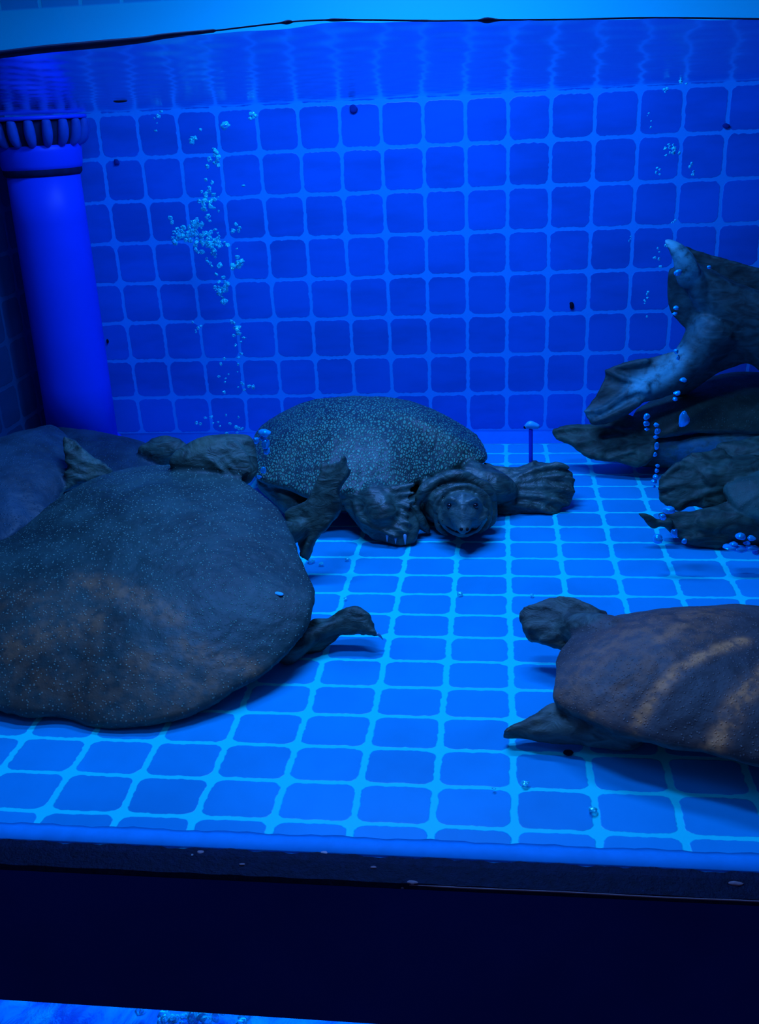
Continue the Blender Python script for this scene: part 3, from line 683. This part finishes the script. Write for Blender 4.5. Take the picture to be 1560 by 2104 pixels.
# --- right edge, middle
def turtle_edge():
    o = (4.6, -6.2, 0); root = tag(empty('softshell_turtle', o), 'softshell turtle at the right edge with two dark webbed limbs spread toward mid tank', 'turtle', 'softshell turtles')
    mb = MB(); P0 = at(1540, 1020, -6.6); n = unit((0, -.5, .86))
    rim = [(1487, 1002), (1505, 990), (1530, 983), (1560, 972), (1640, 955), (1740, 950), (1800, 1000), (1780, 1060), (1660, 1085), (1590, 1078), (1545, 1066), (1518, 1056), (1504, 1040)]
    sh = pillow(mb, rim, P0, n, .30, .3, 2.4, .03, 90, .05, wave=.02, seed=4)
    Pu = at(1420, 1000, -6.0); nu = unit((-.1, -.8, .55))
    pillow(mb, [(1357, 984), (1375, 968), (1394, 954), (1417, 934), (1455, 928), (1480, 920), (1500, 935), (1530, 970), (1520, 1020), (1490, 1040), (1455, 1047), (1440, 1041), (1413, 1042), (1392, 1052), (1367, 1036), (1353, 1022)], Pu, nu, .10, .15, 2.6, N=130, edge=.045, center=(1440, 985), wave=.03, seed=7, jag=.04)
    ridges(mb, Pu, nu, [[(1480, 985), (1430, 970), (1395, 960), (1362, 984)], [(1480, 995), (1430, 1000), (1385, 1000), (1356, 1008)], [(1480, 1005), (1435, 1022), (1395, 1040)], [(1480, 975), (1450, 950), (1422, 936)]], .09, .10)
    tube(mb, [at(1600, 1000, -5.6), at(1520, 985, -5.8), at(1460, 985, -6.0)], [.6, .5, .25], 16)
    pillow(mb, [(1470, 920), (1520, 905), (1600, 895), (1700, 920), (1700, 1000), (1600, 1020), (1500, 1000)], at(1560, 960, -5.2), nu, .3, .4, 2.5, N=60)
    Pl = at(1430, 1090, -6.9); nl = unit((-.1, -.75, .6))
    pillow(mb, [(1352, 1056), (1390, 1054), (1433, 1050), (1467, 1043), (1500, 1032), (1540, 1050), (1540, 1085), (1512, 1104), (1480, 1124), (1440, 1124), (1415, 1120), (1390, 1102), (1366, 1084)], Pl, nl, .10, .12, 2.4, N=120, edge=.045, center=(1440, 1082), wave=.03, seed=9, jag=.04)
    ridges(mb, Pl, nl, [[(1490, 1070), (1430, 1062), (1360, 1060)], [(1490, 1080), (1430, 1085), (1375, 1090)], [(1490, 1090), (1445, 1105), (1405, 1112)]], .08, .10)
    tube(mb, [at(1600, 1080, -6.6), at(1520, 1075, -6.8), at(1450, 1080, -6.95)], [.45, .35, .2], 14)
    tube(mb, [at(1345, 1079, -7.0), at(1335, 1068, -7.0), at(1325, 1060, -7.0), at(1312, 1055, -7.0)], [.10, .09, .06, .02], 10)
    tube(mb, [at(1375, 1075, -7.0), at(1345, 1076, -7.0)], [.1, .08], 10, n=4)
    finish(root, mb, o, M['t6'], .036, sh, disp=.03, wr=.03, seed=61)
# --- right front
def turtle_striped():
    o = (2.6, -12.8, 0); root = tag(empty('softshell_turtle', o), 'brown softshell turtle with orange slanting stripes on its shell, at the right front', 'turtle', 'softshell turtles')
    mb = MB(); P0 = at(1359, 1528, -14.4); n = unit((-.02, -.05, 1))
    rim = [(1140, 1352), (1135, 1395), (1131, 1431), (1144, 1448), (1180, 1471), (1215, 1485), (1251, 1500), (1305, 1514), (1359, 1528), (1431, 1543), (1503, 1560), (1560, 1571), (1700, 1580), (1850, 1545),
           (1940, 1460), (1920, 1360), (1800, 1290), (1680, 1262), (1560, 1250), (1467, 1252), (1395, 1256), (1323, 1262), (1251, 1272), (1201, 1292), (1165, 1322)]
    sh = pillow(mb, rim, P0, n, .55, .25, 2.4, .03, 140, .055, wave=.02, seed=2)
    pillow(mb, [(1200, 1420), (1300, 1470), (1450, 1500), (1650, 1520), (1800, 1450), (1700, 1330), (1500, 1290), (1330, 1300), (1220, 1350)], P0 - n * .3, n, .2, .35, 3, N=60)
    # raised hind foot, upper left
    Pu = at(1150, 1290, -11.6); nu = unit((-.2, -.6, .75))
    pillow(mb, [(1068, 1265), (1080, 1250), (1098, 1243), (1125, 1232), (1150, 1228), (1175, 1232), (1210, 1245), (1250, 1258), (1235, 1290), (1200, 1310), (1170, 1335), (1140, 1332), (1115, 1322), (1085, 1310), (1076, 1290)], Pu, nu, .08, .10, 2.4, N=130, edge=.04, center=(1150, 1282), wave=.035, seed=3, jag=.05)
    ridges(mb, Pu, nu, [[(1200, 1280), (1150, 1262), (1110, 1250), (1078, 1256)], [(1200, 1285), (1150, 1280), (1110, 1272), (1074, 1272)], [(1190, 1295), (1150, 1298), (1110, 1296), (1080, 1296)], [(1185, 1305), (1150, 1312), (1115, 1318)], [(1230, 1265), (1190, 1245), (1150, 1232)]], .07, .09)
    tube(mb, [at(1260, 1320, -12.2), at(1210, 1300, -11.9), at(1160, 1285, -11.6)], [.4, .32, .18], 14)
    # pointed hind flipper, lower left
    Pl = at(1160, 1500, -13.6); nl = unit((-.1, -.55, .83))
    pillow(mb, [(1030, 1510), (1048, 1494), (1080, 1478), (1110, 1462), (1142, 1444), (1200, 1450), (1290, 1500), (1250, 1522), (1200, 1526), (1150, 1525), (1100, 1518), (1060, 1514), (1040, 1516)], Pl, nl, .09, .10, 2.4, N=120, edge=.035, center=(1160, 1495), wave=.02, seed=6, jag=.03)
    ridges(mb, Pl, nl, [[(1190, 1490), (1130, 1485), (1080, 1495), (1038, 1510)], [(1190, 1480), (1140, 1470), (1110, 1468)], [(1190, 1505), (1130, 1510), (1090, 1512)]], .05, .11)
    tube(mb, [at(1280, 1480, -13.6), at(1220, 1490, -13.6), at(1150, 1498, -13.65)], [.4, .3, .14], 14)
    def ps(*L): return [onplane(x, y, P0 + n * .45, n) for x, y in L]
    stain_lit_marks = [(ps((1240, 1488), (1300, 1450), (1390, 1392), (1450, 1365), (1525, 1338)), .095, 1.0), (ps((1165, 1452), (1190, 1432), (1215, 1420)), .09, .7), (ps((1440, 1495), (1480, 1480), (1530, 1430), (1600, 1380)), .115, 1.0),
              (ps((1355, 1335), (1400, 1305)), .14, .4), (ps((1180, 1380), (1250, 1330), (1330, 1300), (1450, 1270)), .4, .25), (ps((1250, 1420), (1350, 1360), (1450, 1310)), .35, .2)]
    finish(root, mb, o, M['t7'], .04, sh, stain_lit_marks, disp=.035, wr=.025, seed=71)

turtle_viewer(); turtle_big(); turtle_far_left(); turtle_corner(); turtle_climber(); turtle_under(); turtle_edge(); turtle_striped()

# ------------------------------------------------------------------ small things
# thin upright air tube with pale tip
mb = MB(); p0 = at(1091, 948, -4.6); p1 = at(1091, 884, -4.6)
root = tag(empty('air_tube', p0), 'thin upright air tube with a pale tip beside the stretched flipper', 'tube')
tube(mb, [p0, p1], [.045, .045], 10, n=4); mesh_obj('stem', mb.V, mb.F, M['column'], root, origin=p0)
mb = MB(); tube(mb, [at(1082, 876, -4.6), at(1090, 873, -4.6), at(1104, 876, -4.6)], [.05, .09, .06], 12, n=6); mesh_obj('nozzle', mb.V, mb.F, M['tip'], root, origin=p0)
mb = MB(); tube(mb, [at(1079, 878, -4.6), at(1082, 876, -4.6)], [.035, .05], 10, n=3); mesh_obj('nozzle_end', mb.V, mb.F, M['debris'], root, origin=p0)

def lump(name, p, r, mat, sq, seed, label, cat, group=None):
    o = ball(None, name, p, r, mat, sq)
    me = o.data; V = np.array([v.co[:] for v in me.vertices]); N_ = vnoise(V / r * 1.3, seed)
    V *= (1 + .35 * N_)[:, None]; me.vertices.foreach_set('co', V.ravel()); me.update()
    return tag(o, label, cat, group)
for i, (x, y, r, sq, lab) in enumerate([
    (1175, 627, .075, (.8, .5, 1.1), 'black dropping stuck on the back wall left of the climbing turtle'),
    (221, 701, .05, (.6, .5, 1.3), 'tiny black speck on the back wall beside the column'),
    (727, 223, .085, (1.1, .5, .9), 'dark smudge on the top row of wall tiles near the middle'),
    (1492, 258, .07, (1.1, .3, .8), 'dark oval spot on the upper wall tiles near the right edge'),
    (240, 333, .07, (1, .5, 1), 'dark spot on the grout beside the column capital')]):
    lump('debris_speck', at(x, y, -.04), r, M['debris'] if i < 2 else M['smudge'], sq, i, lab, 'debris', 'specks on the back wall')
p = onplane(1168, 1546, (0, 0, .04), (0, 0, 1)); lump('debris_speck', p, .06, M['debris'], (1.1, .9, .6), 9, 'small dark pellet on the floor below the pointed flipper', 'debris')
p = at(247, 201, -6.0); p[2] = 8.78 - .40 * (p[1] - YF) / -YF - .02
lump('debris_speck', p, .08, M['debris'], (1.6, .6, .3), 12, 'dark scrap floating at the water surface above the column', 'debris')
n2 = unit((0, -.31, 1)); p = onplane(565, 1217, at(300, 1500, -13.62) + n2 * .30, n2)  # small pale spot on the largest turtle's shell
mb = MB(); tube(mb, [p + np.array((-.10, .05, .03)), p, p + np.array((.11, -.05, -.01))], [.03, .05, .045], 10, flat=.4, n=6)
tag(mesh_obj('fleck', mb.V, mb.F, M['fleck'], origin=p), 'pale flake lying on the largest turtle\'s shell', 'fleck')

# bubbles: wobbly air bubbles, each one its own object, from a few shared shapes
protos = []
for k in range(7):
    V = []; F = []; n_, m_ = 9, 12
    for i in range(n_ + 1):
        th = math.pi * i / n_
        for j in range(m_):
            a = 2 * math.pi * j / m_; V.append(np.array((math.sin(th) * math.cos(a), math.sin(th) * math.sin(a), math.cos(th))))
    V = np.array(V); V *= (1 + .55 * vnoise(V * 1.5, 40 + k))[:, None]; V *= np.array((1, 1, .8 + .1 * (k % 3)))
    for i in range(n_):
        for j in range(m_): F.append((i * m_ + j, (i + 1) * m_ + j, (i + 1) * m_ + (j + 1) % m_, i * m_ + (j + 1) % m_))
    me = bpy.data.meshes.new('bubble'); me.from_pydata([tuple(v) for v in V], [], F); me.update()
    me.polygons.foreach_set('use_smooth', [True] * len(me.polygons)); me.materials.append(M['bubble']); protos.append(me)
soft = []
for me in protos:
    m2 = me.copy(); m2.materials.clear(); m2.materials.append(M['bubble_soft']); soft.append(m2)
    for v in m2.vertices: v.co = v.co.lerp(v.co.normalized() * .95, .45)
BUB = []
def bubble(p, r, label, group, flat=None, is_soft=False):
    d = np.linalg.norm(np.array(p) - CAM)
    BUB.append((r / d, tuple(p), r, label, group, flat, is_soft))
def place_bubbles():
    L = sorted(BUB, key=lambda t: -t[0])
    for t in L[:300]:
        _, p, r, label, group, flat, sf = t
        o = bpy.data.objects.new('bubble', random.choice(soft if sf else protos)); COL.objects.link(o)
        o.location = p; o.scale = (r, r, r * random.uniform(.75, 1.15)) if flat is None else (r, r, r * flat)
        o.rotation_euler = (random.uniform(-.6, .6), random.uniform(-.6, .6), random.uniform(0, 6.28)) if flat is None else (0, 0, random.uniform(0, 6.28))
        tag(o, label, 'bubble', group)
    mb = MB()
    for t in L[300:]:
        me = random.choice(protos); p = np.array(t[1])
        mb.add([p + t[2] * np.array(v.co[:]) for v in me.vertices], [tuple(f.vertices) for f in me.polygons])
    if L[300:]: tag(mesh_obj('fine_bubbles', mb.V, mb.F, M['bubble']), 'finest sprinkling of tiny bubbles drifting among the larger ones along the back wall', 'bubbles', kind='stuff')
def cloud(spots, Y, label, group, sc_=88.):
    for (x, y, sx, sy, n_, r0, r1) in spots:
        for _ in range(n_):
            px = random.gauss(x, sx); py = random.gauss(y, sy); r = random.uniform(r0, r1) / sc_
            bubble(at(px, py, Y + random.uniform(-.5, .5)), r, label, group)
cloud([(380, 478, 16, 12, 50, 1.8, 5.2), (426, 478, 12, 25, 66, 1.8, 5.2), (425, 410, 10, 15, 24, 2, 5), (450, 500, 24, 10, 18, 1.5, 4.5), (478, 472, 8, 6, 6, 2, 4),
       (455, 590, 9, 13, 22, 2.5, 6), (488, 541, 7, 6, 11, 3, 6), (430, 525, 10, 14, 8, 2, 4)], -2.2, 'tiny bright air bubble in the dense plume over the left wall tiles', 'bubbles of the dense left plume')
cloud([(441, 325, 6, 9, 12, 2.5, 5.5), (396, 284, 7, 7, 10, 2.5, 4.5), (324, 250, 3, 22, 10, 1.5, 3.5), (520, 235, 4, 8, 4, 2, 4), (559, 187, 9, 5, 7, 2, 4), (405, 96, 5, 3, 3, 1.5, 2.5), (700, 124, 12, 3, 3, 1.5, 2.5), (500, 385, 5, 6, 2, 2, 3)],
      -2.0, 'small air bubble rising near the water surface above the dense plume', 'bubbles above the left plume')
cloud([(487, 679, 6, 8, 12, 2.5, 5), (488, 725, 6, 18, 9, 1.5, 3.5), (497, 793, 12, 6, 7, 2, 4), (462, 780, 12, 18, 7, 1.5, 3.5), (445, 866, 22, 7, 10, 2, 4.5), (405, 672, 7, 7, 6, 1.5, 3), (480, 880, 16, 8, 8, 2, 5)],
      -2.4, 'small air bubble in the thin stream below the left plume', 'bubbles below the left plume')
cloud([(1382, 308, 9, 8, 10, 2, 4.5), (1400, 163, 5, 6, 4, 2, 3.5), (1366, 183, 3, 4, 3, 2, 3.5), (1352, 352, 4, 6, 4, 1.5, 3), (1421, 348, 5, 8, 6, 1.5, 3), (1336, 235, 2, 18, 4, 1, 2), (1389, 451, 4, 5, 3, 1.5, 3), (1294, 490, 2, 9, 4, 1, 2.5),
       (1328, 620, 5, 12, 6, 1.5, 3.5), (1356, 520, 8, 16, 7, 2, 4)], -3.4, 'small air bubble in the stream over the right wall tiles', 'bubbles of the right stream', 100)
for x, y, r, fl in ((463, 258, 9, 1.0), (519, 236, 6, 1.1)):
    bubble(at(x, y, -2), r / 88, 'larger round bubble beneath the water surface above the dense plume', 'bubbles above the left plume', fl)
# bubbles drifting in front of the right-hand turtles
for x, y, r, f in ((1391, 560, 9, .8), (1388, 633, 7, .6), (1389, 645, 6, .6), (1455, 549, 5, .8), (1389, 722, 6, 1), (1392, 735, 5, 1), (1404, 781, 9, .5), (1389, 808, 9, .6), (1386, 820, 7, .6),
                   (1327, 856, 8, .8), (1330, 870, 8, .8), (1328, 882, 6, .6), (1349, 873, 7, .7), (1350, 886, 8, .8), (1349, 898, 7, .6), (1404, 862, 13, 1.3), (1350, 916, 6, 1.6), (1348, 934, 5, 1), (1353, 957, 6, .5), (1352, 967, 6, .7), (1348, 979, 8, .6), (1347, 989, 8, .5), (1344, 1000, 5, .6)):
    bubble(at(x + random.uniform(-3, 3), y, -7.6), r * .85 / 116, 'oval bubble in the chain rising before the stacked turtles at right', 'bubbles before the stacked turtles', f * 1.15, True)
for x, y, r, f in ((1352, 1108, 12, .9), (1376, 1048, 14, .5), (1386, 1095, 8, 1.2), (1406, 1112, 6, 1), (1362, 1062, 7, 1.2), (1500, 1124, 15, .4), (1520, 1128, 16, .4), (1545, 1126, 14, .5), (1522, 1102, 11, .6), (1545, 1106, 9, .7), (1508, 1118, 9, .6), (1556, 1136, 10, .5), (1535, 1116, 8, .5)):
    bubble(at(x, y, -8.2), r / 120, 'flattened bubble clinging beneath the edge turtle\'s webbed feet', 'bubbles beneath the edge turtle', f, True)
for x, y, r, f in ((545, 890, 13, .8), (546, 912, 10, 1.2), (548, 926, 8, 1), (527, 905, 7, 1), (541, 966, 7, 1), (533, 980, 6, .8), (539, 900, 7, 1)):
    bubble(at(x, y, -6.6), r / 108, 'bright bubble at the left side of the viewer-facing turtle\'s shell', 'bubbles beside the patterned shell', f, True)
for x, y, r in ((710, 1229, 4), (946, 1219, 7), (1093, 1222, 4), (1079, 1610, 6), (1220, 1664, 7), (640, 1152, 9), (660, 1158, 6), (714, 1148, 5), (1015, 1620, 3)):
    bubble(onplane(x, y, (0, 0, .05), (0, 0, 1)), r / 125, 'small bubble resting on the tiled floor', 'bubbles on the floor', .6)
for _ in range(22):
    px = random.gauss(405, 55); py = random.uniform(2076, 2103)
    d = ray(px, py); q = CAM + d * ((-7.0 - CAM[2]) / d[2])
    bubble(q, random.uniform(.04, .12), 'bright bubble on the lower tank\'s water under the beam', 'bubbles in the lower tank', random.uniform(.6, 1.4))
place_bubbles()
for k, (x, y, r) in enumerate(((412, 1751, .03), (848, 1813, .035), (1510, 1815, .05), (498, 1776, .022), (768, 1782, .022), (665, 1752, .03))):
    p = onplane(x, y, (0, 0, .03), (0, 0, 1)); lump('grit', p, r, M['grit'], (1.5, .8, .4), 60 + k, 'pale crumb of grit lying on the dark ledge below the glass', 'grit', 'grit on the dark ledge')

# ------------------------------------------------------------------ tile units -> metres
for o in list(sc.objects):
    if o.parent is None and o.type in ('MESH', 'EMPTY'):
        o.location = o.location * S; o.scale = o.scale * S
